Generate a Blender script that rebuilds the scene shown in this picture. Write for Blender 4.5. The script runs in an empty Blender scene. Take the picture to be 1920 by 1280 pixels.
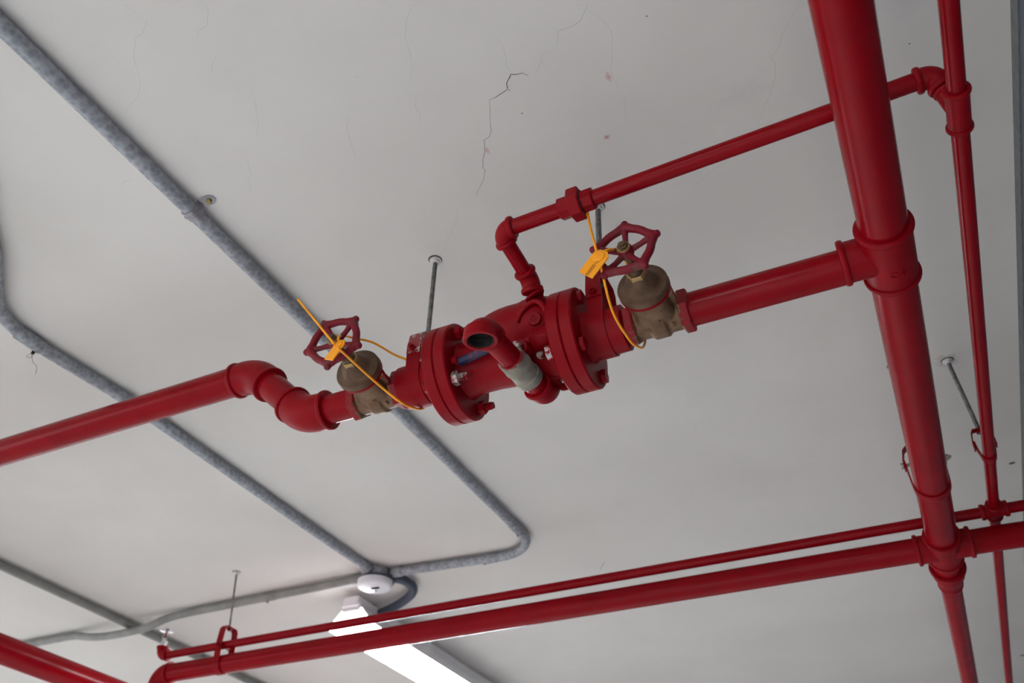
import bpy, bmesh, math, random
from mathutils import Vector, Matrix, noise

random.seed(7)
S = bpy.context.scene
COL = S.collection
EYE = 1.5            # eye height of the photographer; builders give heights above the eye
CEIL = 1.94          # ceiling, above the eye

# ------------------------------------------------------------------ camera
cam_d = bpy.data.cameras.new('camera'); cam = bpy.data.objects.new('camera', cam_d); COL.objects.link(cam)
S.camera = cam
RIGHT = Vector((0.90550794, 0.42425829, 0.00776339))
UP = Vector((0.25776195, -0.56449857, 0.78415569))
FWD = Vector((-0.33706698, 0.70805809, 0.62051558))
mw = Matrix((RIGHT, UP, -FWD)).transposed().to_4x4()
mw.translation = Vector((0, 0, EYE))
cam.matrix_world = mw
cam_d.sensor_width = 36; cam_d.lens = 1640 / 1920 * 36
cam_d.clip_start = 0.02; cam_d.clip_end = 200
cam_d.dof.use_dof = True; cam_d.dof.focus_distance = 2.25; cam_d.dof.aperture_fstop = 3.2

# ------------------------------------------------------------------ daylight (overcast, comes in through the open sides)
w = bpy.data.worlds.new('world'); S.world = w; w.use_nodes = True
nt = w.node_tree; bg = nt.nodes['Background']
bg.inputs[0].default_value = (0.93, 0.96, 1.0, 1); bg.inputs[1].default_value = 0.75
S.view_settings.view_transform = 'Standard'; S.view_settings.look = 'None'
S.view_settings.gamma = 1; S.view_settings.use_curve_mapping = False
S.view_settings.exposure = 1.66

# ------------------------------------------------------------------ materials
def mat(name, color, rough=0.5, metal=0.0, coat=0.0, spec=0.5):
    m = bpy.data.materials.new(name); m.use_nodes = True
    b = m.node_tree.nodes['Principled BSDF']
    b.inputs['Base Color'].default_value = (*color, 1); b.inputs['Roughness'].default_value = rough
    b.inputs['Metallic'].default_value = metal; b.inputs['Coat Weight'].default_value = coat
    b.inputs['Specular IOR Level'].default_value = spec
    m['bsdf'] = b.name
    return m
def N(m, t, **kw):
    n = m.node_tree.nodes.new(t)
    for k, v in kw.items(): setattr(n, k, v)
    return n
def L(m, a, b): m.node_tree.links.new(a, b)
def BS(m): return m.node_tree.nodes['Principled BSDF']
def coords(m): return N(m, 'ShaderNodeTexCoord').outputs['Object']
def noise_n(m, scale, detail=3, rough=0.5, vec=None):
    n = N(m, 'ShaderNodeTexNoise'); n.inputs['Scale'].default_value = scale
    n.inputs['Detail'].default_value = detail; n.inputs['Roughness'].default_value = rough
    L(m, vec or coords(m), n.inputs['Vector']); return n.outputs['Fac']
def ramp(m, fac, stops):
    r = N(m, 'ShaderNodeValToRGB'); el = r.color_ramp.elements
    while len(el) < len(stops): el.new(0.5)
    for e, (p, c) in zip(el, stops): e.position = p; e.color = (*c, 1) if len(c) == 3 else c
    L(m, fac, r.inputs['Fac']); return r.outputs['Color']
def bump(m, fac, strength, dist):
    b = N(m, 'ShaderNodeBump'); b.inputs['Strength'].default_value = strength; b.inputs['Distance'].default_value = dist
    L(m, fac, b.inputs['Height']); L(m, b.outputs['Normal'], BS(m).inputs['Normal'])
    if BS(m).inputs['Coat Weight'].default_value > 0: L(m, b.outputs['Normal'], BS(m).inputs['Coat Normal'])
def mix(m, fac, a, b):
    x = N(m, 'ShaderNodeMix', data_type='RGBA')
    for s, v in ((0, fac), (6, a), (7, b)):
        if hasattr(v, 'links'): L(m, v, x.inputs[s])
        else: x.inputs[s].default_value = v if s == 0 else (*v, 1)
    return x.outputs[2]
def math_n(m, op, a, b=0.0, c=None):
    x = N(m, 'ShaderNodeMath', operation=op)
    for i, v in enumerate((a, b) + ((c,) if c is not None else ())):
        if hasattr(v, 'links'): L(m, v, x.inputs[i])
        else: x.inputs[i].default_value = v
    return x.outputs[0]

RED = (0.235, 0.0008, 0.0052)
def red_mat(name, rough=0.34, lump=0.5):
    m = mat(name, RED, rough, 0, 0.0, 0.12)
    L(m, ramp(m, noise_n(m, 9, 4), [(0.3, (0.215, 0.0007, 0.0046)), (0.7, (0.255, 0.0009, 0.0058))]), BS(m).inputs['Base Color'])
    bump(m, noise_n(m, 38, 3), lump, 0.0012)
    return m
red = red_mat('glossy_red_paint', 0.24, 0.25)
red_cast = red_mat('red_paint_on_cast_iron', 0.42, 0.8)
# dusty red paint of the hand wheels
wheel_red = mat('worn_red_paint', (0.2, 0.01, 0.02), 0.5, 0, 0, 0.25)
L(wheel_red, ramp(wheel_red, noise_n(wheel_red, 26, 5, 0.65), [(0.42, (0.19, 0.004, 0.014)), (0.56, (0.16, 0.010, 0.018)), (0.70, (0.10, 0.045, 0.028))]), BS(wheel_red).inputs['Base Color'])
bump(wheel_red, noise_n(wheel_red, 160, 3), 0.5, 0.001)

def bronze_mat(name, edge=None, tone=0.8):
    m = mat(name, (0.2, 0.13, 0.07), 0.5, 0.3, 0, 0.3)
    base = ramp(m, noise_n(m, 22, 5, 0.65), [(0.3, tuple(tone * q for q in (0.095, 0.046, 0.025))), (0.52, tuple(tone * q for q in (0.15, 0.086, 0.049))), (0.75, tuple(tone * q for q in (0.19, 0.13, 0.08)))])
    if edge:      # red brush marks that run over both ends of the bronze body
        sep = N(m, 'ShaderNodeSeparateXYZ'); L(m, coords(m), sep.inputs[0])
        ax = math_n(m, 'ABSOLUTE', sep.outputs[0])
        t = math_n(m, 'ADD', ax, math_n(m, 'MULTIPLY', math_n(m, 'SUBTRACT', noise_n(m, 45, 4, 0.7), 0.5), 0.07))
        t = math_n(m, 'GREATER_THAN', t, edge)
        base = mix(m, t, base, RED)
        L(m, math_n(m, 'MULTIPLY', math_n(m, 'SUBTRACT', 1.0, t), 0.35), BS(m).inputs['Metallic'])
    L(m, base, BS(m).inputs['Base Color'])
    bump(m, noise_n(m, 120, 3), 0.5, 0.0008)
    return m
bronze = bronze_mat('aged_bronze')
bronze_body = bronze_mat('aged_bronze_with_red_overpaint', 0.064, 1.2)
bronze_light = mat('bright_bronze', (0.42, 0.28, 0.11), 0.4, 0.6)
dark_iron = mat('dark_bare_iron', (0.012, 0.012, 0.011), 0.6, 0.0, 0, 0.2)
bolt_metal = mat('scratched_zinc', (0.3, 0.28, 0.26), 0.45, 0.7)
L(bolt_metal, ramp(bolt_metal, noise_n(bolt_metal, 60, 4, 0.7), [(0.45, RED), (0.55, (0.42, 0.38, 0.36))]), BS(bolt_metal).inputs['Base Color'])
rod_metal = mat('threaded_rod_steel', (0.2, 0.2, 0.19), 0.5, 0.6)
L(rod_metal, ramp(rod_metal, noise_n(rod_metal, 30, 4, 0.7), [(0.35, (0.10, 0.10, 0.095)), (0.65, (0.28, 0.28, 0.27))]), BS(rod_metal).inputs['Base Color'])
_s = N(rod_metal, 'ShaderNodeSeparateXYZ'); L(rod_metal, coords(rod_metal), _s.inputs[0])
bump(rod_metal, math_n(rod_metal, 'SINE', math_n(rod_metal, 'MULTIPLY', _s.outputs[2], 4200)), 0.5, 0.0006)
white_paint = mat('white_paint', (0.62, 0.60, 0.58), 0.6)
chrome = mat('chrome', (0.6, 0.6, 0.62), 0.18, 1.0)
yellow = mat('orange_yellow_nylon', (0.98, 0.37, 0.001), 0.38)
BS(yellow).inputs['Subsurface Weight'].default_value = 0.08; BS(yellow).inputs['Subsurface Radius'].default_value = (0.004, 0.002, 0.0005)
ink = mat('dark_print', (0.12, 0.045, 0.01), 0.6)
blue = mat('blue_paint_with_red_spots', (0.01, 0.02, 0.16), 0.5)
L(blue, ramp(blue, noise_n(blue, 55, 4, 0.7), [(0.52, (0.003, 0.007, 0.050)), (0.6, RED)]), BS(blue).inputs['Base Color'])
galv = mat('galvanised_steel', (0.25, 0.27, 0.29), 0.55, 0.35)
_v = N(galv, 'ShaderNodeTexVoronoi'); _v.inputs['Scale'].default_value = 60; L(galv, coords(galv), _v.inputs['Vector'])
_g = math_n(galv, 'ADD', math_n(galv, 'MULTIPLY', _v.outputs['Distance'], 0.45), math_n(galv, 'MULTIPLY', noise_n(galv, 30, 5, 0.7), 0.75))
L(galv, ramp(galv, _g, [(0.34, (0.19, 0.21, 0.235)), (0.52, (0.25, 0.265, 0.29)), (0.74, (0.37, 0.39, 0.42))]), BS(galv).inputs['Base Color'])
grey_conduit = mat('painted_grey_conduit', (0.24, 0.245, 0.23), 0.5)
L(grey_conduit, ramp(grey_conduit, noise_n(grey_conduit, 12, 4), [(0.3, (0.19, 0.195, 0.185)), (0.7, (0.29, 0.29, 0.27))]), BS(grey_conduit).inputs['Base Color'])
strap_metal = mat('zinc_strap', (0.33, 0.32, 0.34), 0.4, 0.75)
brass_screw = mat('brass_screw', (0.3, 0.24, 0.08), 0.4, 0.7)
coupling_m = mat('bare_galvanised_coupling', (0.3, 0.28, 0.25), 0.6, 0.1)
_s = N(coupling_m, 'ShaderNodeSeparateXYZ'); L(coupling_m, coords(coupling_m), _s.inputs[0])
_t = math_n(coupling_m, 'ADD', math_n(coupling_m, 'ABSOLUTE', _s.outputs[1]), math_n(coupling_m, 'MULTIPLY', math_n(coupling_m, 'SUBTRACT', noise_n(coupling_m, 60, 4, 0.7), 0.5), 0.045))
L(coupling_m, mix(coupling_m, math_n(coupling_m, 'GREATER_THAN', _t, 0.052), ramp(coupling_m, noise_n(coupling_m, 35, 4), [(0.3, (0.165, 0.145, 0.115)), (0.7, (0.28, 0.25, 0.20))]), RED), BS(coupling_m).inputs['Base Color'])
bump(coupling_m, noise_n(coupling_m, 90, 3), 0.5, 0.0008)
# hanger strap with paint scraped off near the top
scraped = mat('red_paint_scraped_to_zinc', RED, 0.4)
L(scraped, ramp(scraped, noise_n(scraped, 34, 5, 0.7), [(0.50, RED), (0.54, (0.42, 0.39, 0.35))]), BS(scraped).inputs['Base Color'])

lamp_glow = bpy.data.materials.new('lit_fluorescent_tubes'); lamp_glow.use_nodes = True
_b = lamp_glow.node_tree.nodes['Principled BSDF']
_b.inputs['Emission Color'].default_value = (0.93, 0.96, 1.0, 1); _b.inputs['Emission Strength'].default_value = 32
lamp_end = bpy.data.materials.new('translucent_lamp_end'); lamp_end.use_nodes = True
_b = lamp_end.node_tree.nodes['Principled BSDF']
_b.inputs['Emission Color'].default_value = (0.95, 0.96, 1.0, 1); _b.inputs['Emission Strength'].default_value = 2.5
lamp_white = mat('white_enamel', (0.82, 0.81, 0.83), 0.4)
rubber = mat('dark_blue_grey_flex', (0.05, 0.06, 0.09), 0.5)
box_white = mat('white_plastic_cover', (0.72, 0.73, 0.76), 0.3)

# ceiling: off-white plaster paint, faint mottling, a few red paint dabs
ceil_m = mat('off_white_plaster', (0.7, 0.68, 0.66), 0.85, 0, 0, 0.25)
c = coords(ceil_m)
col = ramp(ceil_m, noise_n(ceil_m, 1.3, 5, 0.55, c), [(0.3, (0.64, 0.617, 0.582)), (0.7, (0.705, 0.685, 0.65))])
fine = noise_n(ceil_m, 40, 3, 0.6, c)
col = mix(ceil_m, math_n(ceil_m, 'MULTIPLY', fine, 0.10), col, (0.55, 0.53, 0.52))
sp = noise_n(ceil_m, 30, 1, 0.3, c)
col = mix(ceil_m, math_n(ceil_m, 'MULTIPLY', math_n(ceil_m, 'GREATER_THAN', sp, 0.86), 0.4), col, (0.3, 0.28, 0.27))
for (x, y, r, sx, k, cc) in ((-0.359, 1.322, 0.020, 2.4, 0.55, (0.48, 0.12, 0.14)), (-0.431, 1.502, 0.011, 1, 0.8, (0.45, 0.12, 0.16)),
                             (-0.751, 1.404, 0.013, 1.3, 0.6, (0.5, 0.16, 0.18)), (-0.61, 1.25, 0.006, 1, 0.5, (0.5, 0.2, 0.2)),
                             (-0.055, 1.517, 0.045, 0.45, 0.12, (0.35, 0.34, 0.37)), (0.343, 2.976, 0.045, 1, 0.6, (0.22, 0.21, 0.20)),
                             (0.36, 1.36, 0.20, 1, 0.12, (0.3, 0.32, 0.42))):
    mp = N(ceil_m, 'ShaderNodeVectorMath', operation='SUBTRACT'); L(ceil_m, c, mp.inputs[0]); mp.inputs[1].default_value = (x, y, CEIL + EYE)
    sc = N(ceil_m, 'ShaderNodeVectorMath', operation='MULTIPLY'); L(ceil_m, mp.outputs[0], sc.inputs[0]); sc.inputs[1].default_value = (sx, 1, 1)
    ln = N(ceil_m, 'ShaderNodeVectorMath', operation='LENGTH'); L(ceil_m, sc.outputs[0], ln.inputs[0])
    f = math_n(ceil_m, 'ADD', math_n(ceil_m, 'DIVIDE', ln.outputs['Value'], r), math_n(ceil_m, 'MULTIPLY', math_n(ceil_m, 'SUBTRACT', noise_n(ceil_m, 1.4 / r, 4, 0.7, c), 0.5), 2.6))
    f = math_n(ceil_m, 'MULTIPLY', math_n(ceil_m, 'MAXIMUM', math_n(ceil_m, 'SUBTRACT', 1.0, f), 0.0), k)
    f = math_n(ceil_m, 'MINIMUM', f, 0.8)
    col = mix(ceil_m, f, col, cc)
L(ceil_m, col, BS(ceil_m).inputs['Base Color'])
bump(ceil_m, noise_n(ceil_m, 14, 4, 0.6, c), 0.12, 0.004)
crack_m = mat('crack_shadow_gap', (0.05, 0.045, 0.04), 0.9)
hair_m = mat('hairline_crack', (0.34, 0.32, 0.30), 0.9)
wall_m = mat('blue_grey_wall_paint', (0.10, 0.12, 0.15), 0.6)
bare_bolt = mat('bare_zinc_bolt', (0.3, 0.28, 0.26), 0.4, 0.6)
trim_m = mat('grey_cement_band', (0.20, 0.215, 0.22), 0.8)
L(trim_m, ramp(trim_m, noise_n(trim_m, 30, 4, 0.6), [(0.3, (0.10, 0.11, 0.115)), (0.7, (0.16, 0.167, 0.17))]), BS(trim_m).inputs['Base Color'])
white_wall = mat('white_wall_paint', (0.7, 0.69, 0.67), 0.7)
grey_wall = mat('grey_wall_paint', (0.25, 0.25, 0.26), 0.7)
floor_m = mat('pale_concrete_floor', (0.42, 0.41, 0.40), 0.5)
L(floor_m, ramp(floor_m, noise_n(floor_m, 2, 5), [(0.3, (0.52, 0.51, 0.50)), (0.7, (0.62, 0.61, 0.60))]), BS(floor_m).inputs['Base Color'])

# ------------------------------------------------------------------ mesh helpers
def V(*a): return Vector(a[0]) if len(a) == 1 else Vector(a)
def basis(d):
    d = V(d).normalized(); a = Vector((0, 0, 1)) if abs(d.z) < 0.9 else Vector((1, 0, 0))
    u = a.cross(d).normalized(); return u, d.cross(u).normalized(), d
class MB:
    """collects faces; build() links them as one mesh object"""
    def __init__(s): s.v = []; s.f = []
    def rings(s, rings, cap=True, closed=False):
        n = len(rings[0]); base = len(s.v)
        for r in rings: s.v.extend(r)
        m = len(rings)
        for i in range(m if closed else m - 1):
            a = base + i * n; b = base + ((i + 1) % m) * n
            for k in range(n):
                s.f.append((a + k, a + (k + 1) % n, b + (k + 1) % n, b + k))
        if cap and not closed:
            s.f.append(tuple(base + k for k in reversed(range(n))))
            s.f.append(tuple(base + (m - 1) * n + k for k in range(n)))
        return s
    def lathe(s, p, d, prof, seg=32, cap=True, sx=1.0, sy=1.0, rot=0.0, up=None):
        """profile of (distance along d, radius) turned about the axis p + t d"""
        u, v, d = basis(d)
        if up is not None:
            v = (V(up) - d * V(up).dot(d)).normalized(); u = v.cross(d)
        p = V(p)
        R = []
        for t, r in prof:
            R.append([p + d * t + (u * math.cos(rot + 2 * math.pi * k / seg) * sx + v * math.sin(rot + 2 * math.pi * k / seg) * sy) * r for k in range(seg)])
        return s.rings(R, cap)
    def cyl(s, a, b, r, seg=32, bev=0.0, r2=None):
        a = V(a); b = V(b); l = (b - a).length; r2 = r if r2 is None else r2
        if bev: prof = [(0, r - bev), (bev * 0.3, r - bev * 0.3), (bev, r), (l - bev, r2), (l - bev * 0.3, r2 - bev * 0.3), (l, r2 - bev)]
        else: prof = [(0, r), (l, r2)]
        return s.lathe(a, b - a, prof, seg)
    def hexa(s, a, b, r, bev=0.002, rot=0.0, seg=6):
        a = V(a); b = V(b); l = (b - a).length
        return s.lathe(a, b - a, [(0, r - bev), (bev, r), (l - bev, r), (l, r - bev)], seg, rot=rot)
    def tube(s, pts, r, seg=20, cap=True, closed=False, flat=1.0):
        pts = [V(p) for p in pts]; n = len(pts)
        rr = r if isinstance(r, (list, tuple)) else [r] * n
        T = []
        for i in range(n):
            if closed: t = pts[(i + 1) % n] - pts[i - 1]
            else: t = pts[min(i + 1, n - 1)] - pts[max(i - 1, 0)]
            T.append(t.normalized())
        u, v, _ = basis(T[0]); R = []
        for i in range(n):
            u = (u - T[i] * u.dot(T[i])).normalized(); v = T[i].cross(u)
            R.append([pts[i] + (u * math.cos(2 * math.pi * k / seg) + v * math.sin(2 * math.pi * k / seg) * flat) * rr[i] for k in range(seg)])
        return s.rings(R, cap, closed)
    def box(s, c, h, ax=None, bev=0.0):
        c = V(c); X, Y, Z = ax or (Vector((1, 0, 0)), Vector((0, 1, 0)), Vector((0, 0, 1)))
        prof = [(-h[2], bev), (-h[2] + bev, 0), (h[2] - bev, 0), (h[2], bev)] if bev else [(-h[2], 0), (h[2], 0)]
        R = []
        for z, i in prof:
            x, y = h[0] - i, h[1] - i; b = bev if bev else 0
            if bev: co = [(x - b, y), (-x + b, y), (-x, y - b), (-x, -y + b), (-x + b, -y), (x - b, -y), (x, -y + b), (x, y - b)]
            else: co = [(x, y), (-x, y), (-x, -y), (x, -y)]
            R.append([c + X * q[0] + Y * q[1] + Z * z for q in co])
        return s.rings(R)
    def band(s, pts, wv, t, nrm):
        """flat strip of full width |wv| and thickness t along pts; nrm(i) gives the thickness direction"""
        R = []
        for i, p in enumerate(pts):
            p = V(p); n = V(nrm[i]).normalized() * t / 2; h = V(wv) / 2
            R.append([p + h + n, p - h + n, p - h - n, p + h - n])
        return s.rings(R)
    def poly(s, pts, nv):
        """flat polygon given thickness vector nv"""
        a = [V(p) - V(nv) / 2 for p in pts]; b = [V(p) + V(nv) / 2 for p in pts]
        return s.rings([a, b])
    def build(s, name, m, parent=None, remesh=0.0, sharp=38, origin=None, smooth_it=0, sub=0):
        me = bpy.data.meshes.new(name)
        off = V(parent['_base']) if parent is not None else (V(origin) if origin is not None else Vector((0, 0, 0)))
        sh = Vector((0, 0, EYE))
        me.from_pydata([tuple(p + sh - off) for p in s.v], [], s.f); me.validate()
        bm = bmesh.new(); bm.from_mesh(me); bmesh.ops.recalc_face_normals(bm, faces=bm.faces); bm.to_mesh(me); bm.free()
        me.polygons.foreach_set('use_smooth', [True] * len(me.polygons))
        if not remesh: me.set_sharp_from_angle(angle=math.radians(sharp))
        me.materials.append(m); me.update()
        o = bpy.data.objects.new(name, me); COL.objects.link(o); o['_base'] = tuple(off)
        if parent is not None: o.parent = parent
        else: o.location = off
        if remesh:
            r = o.modifiers.new('remesh', 'REMESH'); r.mode = 'VOXEL'; r.voxel_size = remesh; r.use_smooth_shade = True
            if smooth_it: q = o.modifiers.new('smooth', 'SMOOTH'); q.factor = 0.5; q.iterations = smooth_it
        return o
def tag(o, label, cat, group=None):
    o['label'] = label; o['category'] = cat
    if group: o['group'] = group
    return o
def thing(name, label, cat, base, group=None):
    o = bpy.data.objects.new(name, None); COL.objects.link(o)
    b = V(base) + Vector((0, 0, EYE)); o.location = b; o['_base'] = tuple(b)
    o.empty_display_size = 0.05
    return tag(o, label, cat, group)
def struct(o): o['kind'] = 'structure'; return o
def arc(P, d1, d2, r, n=10):
    """quarter-ish bend about corner P from direction d1 (towards port 1) to d2 (towards port 2)"""
    P = V(P); d1 = V(d1).normalized(); d2 = V(d2).normalized()
    out = []
    ang = math.acos(max(-1, min(1, d1.dot(d2)))); half = (math.pi - ang) / 2
    t = r * math.tan(half)
    a = P + d1 * t; b = P + d2 * t
    bis = (d1 + d2).normalized(); C = P + bis * (r / math.cos(half))
    va = a - C; vb = b - C; w_ = math.acos(max(-1, min(1, va.normalized().dot(vb.normalized()))))
    for i in range(n + 1):
        k = i / n
        out.append(C + (va * math.sin((1 - k) * w_) + vb * math.sin(k * w_)) / math.sin(w_))
    return out
def smooth_path(pts, n=8):
    pts = [V(p) for p in pts]; out = []
    q = [pts[0] * 2 - pts[1]] + pts + [pts[-1] * 2 - pts[-2]]
    for i in range(1, len(q) - 2):
        for k in range(n):
            t = k / n; a, b, c_, d = q[i - 1], q[i], q[i + 1], q[i + 2]
            out.append(0.5 * ((2 * b) + (c_ - a) * t + (2 * a - 5 * b + 4 * c_ - d) * t * t + (3 * b - a - 3 * c_ + d) * t ** 3))
    return out + [pts[-1]]
def rim(p, d, r, wd=0.012, extra=0.006, seg=36):
    """rounded bead band of a malleable fitting, centred on p"""
    m = MB(); pr = [(-wd / 2, r - 0.004)]
    for k in range(7):
        a = math.pi * k / 6; pr.append((-wd / 2 * math.cos(a), r + extra * math.sin(a) ** 0.6 if 0 < k < 6 else r + extra * 0.25))
    pr.append((wd / 2, r - 0.004))
    return m.lathe(p, d, pr, seg)
def text_obj(body, size, p, xdir, ydir, m, parent, depth=0.0006):
    cu = bpy.data.curves.new('t', 'FONT'); cu.body = body; cu.size = size; cu.extrude = depth; cu.align_x = 'CENTER'; cu.align_y = 'CENTER'
    t = bpy.data.objects.new('t', cu); COL.objects.link(t)
    bpy.context.view_layer.update()
    me = bpy.data.meshes.new_from_object(t.evaluated_get(bpy.context.evaluated_depsgraph_get()))
    bpy.data.objects.remove(t)
    X = V(xdir).normalized(); Y = (V(ydir) - X * V(ydir).dot(X)).normalized(); Z = X.cross(Y)
    M = Matrix((X, Y, Z)).transposed().to_4x4(); M.translation = V(p) + Vector((0, 0, EYE)) - V(parent['_base'])
    me.transform(M); me.materials.clear(); me.materials.append(m)
    o = bpy.data.objects.new('lettering', me); COL.objects.link(o); o.parent = parent
    return o
X1 = Vector((1, 0, 0)); Y1 = Vector((0, 1, 0)); Z1 = Vector((0, 0, 1))

# ------------------------------------------------------------------ room shell
def slab(name, x0, x1, y0, y1, z0, z1, m):
    b = MB(); b.box(((x0 + x1) / 2, (y0 + y1) / 2, (z0 + z1) / 2), ((x1 - x0) / 2, (y1 - y0) / 2, (z1 - z0) / 2)); return struct(b.build(name, m))
WALLX = 0.587
ceiling = slab('ceiling', -9, WALLX + 0.2, -7, 12.2, CEIL, CEIL + 0.2, ceil_m)
floor = slab('floor', -9, WALLX + 0.2, -7, 12.2, -EYE - 0.2, -EYE, floor_m)
slab('wall_right', WALLX, WALLX + 0.2, -7, 12, -EYE, CEIL, wall_m)
slab('wall_front', -9, WALLX + 0.2, 12, 12.2, -EYE, CEIL, grey_wall)
slab('wall_back', -9, WALLX + 0.2, -7.2, -7, -EYE, CEIL, white_wall)
slab('wall_left', -9.2, -9, -7.2, 12.2, -EYE, -EYE + 1.0, white_wall)     # parapet; daylight comes in above it
slab('trim_1', WALLX - 0.005, WALLX, -7, 12, CEIL - 0.05, CEIL, trim_m)
CRACKS = [
 (0.001,[(-0.329, 1.098), (-0.344, 1.118), (-0.364, 1.14), (-0.387, 1.146), (-0.427, 1.142), (-0.443, 1.175)]),
 (0.0006,[(-0.468, 1.185), (-0.49, 1.188), (-0.498, 1.205), (-0.524, 1.228), (-0.531, 1.238)]),
 (0.0026,[(-0.546, 1.23), (-0.556, 1.216), (-0.57, 1.214), (-0.585, 1.207), (-0.607, 1.227), (-0.612, 1.244), (-0.651, 1.254), (-0.671, 1.254)]),
 (0.0014,[(-0.671, 1.254), (-0.682, 1.282), (-0.701, 1.322), (-0.709, 1.344), (-0.726, 1.364), (-0.743, 1.368), (-0.754, 1.394), (-0.773, 1.423), (-0.788, 1.45), (-0.787, 1.464), (-0.812, 1.5), (-0.835, 1.519), (-0.849, 1.533), (-0.854, 1.545)]),
 (0.0006,[(-0.891, 1.551), (-0.924, 1.56), (-0.943, 1.579), (-0.961, 1.613), (-0.987, 1.633), (-1.0, 1.652), (-1.017, 1.662), (-1.042, 1.697), (-1.064, 1.709), (-1.075, 1.722)]),
 (0.0006,[(-0.697, 0.928), (-0.728, 0.941), (-0.753, 0.96), (-0.78, 1.003), (-0.788, 1.037), (-0.801, 1.074), (-0.837, 1.124)]),
 (0.0006,[(-0.837, 1.155), (-0.86, 1.191), (-0.861, 1.219), (-0.883, 1.258)]),
 (0.0006,[(-0.575, 1.098), (-0.568, 1.127), (-0.575, 1.153), (-0.586, 1.182), (-0.585, 1.203)]),
 (0.0006,[(-0.342, 1.119), (-0.325, 1.146), (-0.308, 1.194), (-0.311, 1.217), (-0.335, 1.28), (-0.345, 1.293), (-0.35, 1.321), (-0.348, 1.345), (-0.355, 1.368)]),
 (0.0006,[(-0.34, 1.393), (-0.355, 1.434), (-0.362, 1.463)]),
 (0.0006,[(-1.346, 0.627), (-1.347, 0.642), (-1.337, 0.674), (-1.332, 0.696), (-1.364, 0.716), (-1.391, 0.72), (-1.437, 0.762), (-1.452, 0.79), (-1.48, 0.831), (-1.511, 0.853), (-1.556, 0.87), (-1.582, 0.881)]),
 (0.0006,[(-1.168, 0.71), (-1.18, 0.743), (-1.205, 0.767), (-1.233, 0.769), (-1.248, 0.783)]),
 (0.0006,[(-1.242, 0.844), (-1.266, 0.859), (-1.288, 0.88)]),
 (0.0006,[(-1.385, 1.149), (-1.412, 1.198)]),
 (0.0006,[(-1.428, 1.204), (-1.44, 1.234), (-1.458, 1.253)]),
 (0.0006,[(-1.73, 1.065), (-1.763, 1.063), (-1.788, 1.074)]),
 (0.0006,[(0.131, 1.311), (0.091, 1.362), (0.071, 1.385), (0.06, 1.412), (0.033, 1.437), (0.038, 1.461), (0.028, 1.506), (0.019, 1.523), (0.006, 1.55), (-0.02, 1.588), (-0.045, 1.634)]),
 (0.0022,[(-1.395, 4.091), (-1.436, 4.146), (-1.456, 4.182)]),
 (0.0006,[(-1.133, 1.806), (-1.168, 1.841), (-1.2, 1.876), (-1.261, 1.925)]),
 (0.0006,[(-0.148, 1.719), (-0.199, 1.738), (-0.246, 1.765), (-0.271, 1.786)]),
 (0.0006,[(-1.035, 1.139), (-1.066, 1.173), (-1.091, 1.243), (-1.109, 1.287)]),
 (0.0006,[(-1.234, 0.99), (-1.275, 1.057), (-1.316, 1.098)]),
]
for wd, pts in CRACKS:
    fine_p = []
    for a, b in zip(pts, pts[1:]):
        a = V(*a, 0); b = V(*b, 0)
        for k in range(3):
            p = a.lerp(b, k / 3); j = noise.noise_vector(p * 60) * 0.003
            fine_p.append(p + (j if k else Vector()))
    fine_p.append(V(*pts[-1], 0)); up_, dn = [], []
    n = len(fine_p)
    for i, p in enumerate(fine_p):
        t = (fine_p[min(i + 1, n - 1)] - fine_p[max(i - 1, 0)]).normalized(); nn = Vector((-t.y, t.x, 0))
        hw = wd * 0.5 * (0.35 + 0.65 * math.sin(math.pi * min(1, (i + 0.5) / n))) * (0.7 + 0.6 * abs(noise.noise(p * 90)))
        q = Vector((p.x, p.y, CEIL - 0.0004)); up_.append(q + nn * hw); dn.append(q - nn * hw)
    m = MB(); m.v = up_ + dn; m.f = [(i, i + 1, n + i + 1, n + i) for i in range(n - 1)]
    o = m.build('crack', crack_m if wd > 0.0012 else hair_m); o.parent = ceiling
for x, y, r in ((0.543, 3.869, 0.012), (0.561, 6.534, 0.016), (-0.216, 1.197, 0.0022), (0.353, 1.543, 0.002), (-0.61, 1.33, 0.0022)):
    m = MB(); m.v = [Vector((x + r * 1.5 * math.cos(a) * (0.6 + 0.6 * abs(noise.noise((a, x, y)))), y + r * math.sin(a) * (0.6 + 0.6 * abs(noise.noise((a * 2, y, x)))), CEIL - 0.0005)) for a in [k * math.pi / 9 for k in range(18)]]
    m.f = [tuple(range(18))]; m.build('chip', crack_m).parent = ceiling

# ------------------------------------------------------------------ pipes and fittings
R3, R4, R1 = 0.0445, 0.0540, 0.0205
YL, HL = 1.725, 1.45            # the valve line
def pipe(a, b, r, label, group=None, m=red, cat='pipe', name='sprinkler_pipe', seg=48):
    a = V(a); b = V(b); mb = MB(); n = max(2, int((b - a).length / 0.15)); u, v, d = basis(b - a)
    l = (b - a).length
    mb.lathe(a, b - a, [(l * i / n, r) for i in range(n + 1)], seg)
    return tag(mb.build(name, m, origin=(a + b) / 2 + Vector((0, 0, EYE))), label, cat, group)
def elbow(P, d1, d2, r, leg, label, bend=None, name='pipe_elbow', group=None, m=red_cast, cat='fitting', swell=0.005):
    P = V(P); d1 = V(d1).normalized(); d2 = V(d2).normalized(); t = thing(name, label, cat, P, group)
    bend = bend or leg * 0.78
    pts = [P + d1 * leg] + arc(P, d1, d2, bend) + [P + d2 * leg]
    MB().tube(pts, [r + swell * 0.7] + [r + swell] * (len(pts) - 2) + [r + swell * 0.7], 40).build('elbow_body', m, t)
    for d in (d1, d2): rim(P + d * (leg - 0.006), d, r + swell * 0.9, 0.014, 0.0055).build('bead', m, t)
    return t
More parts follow.
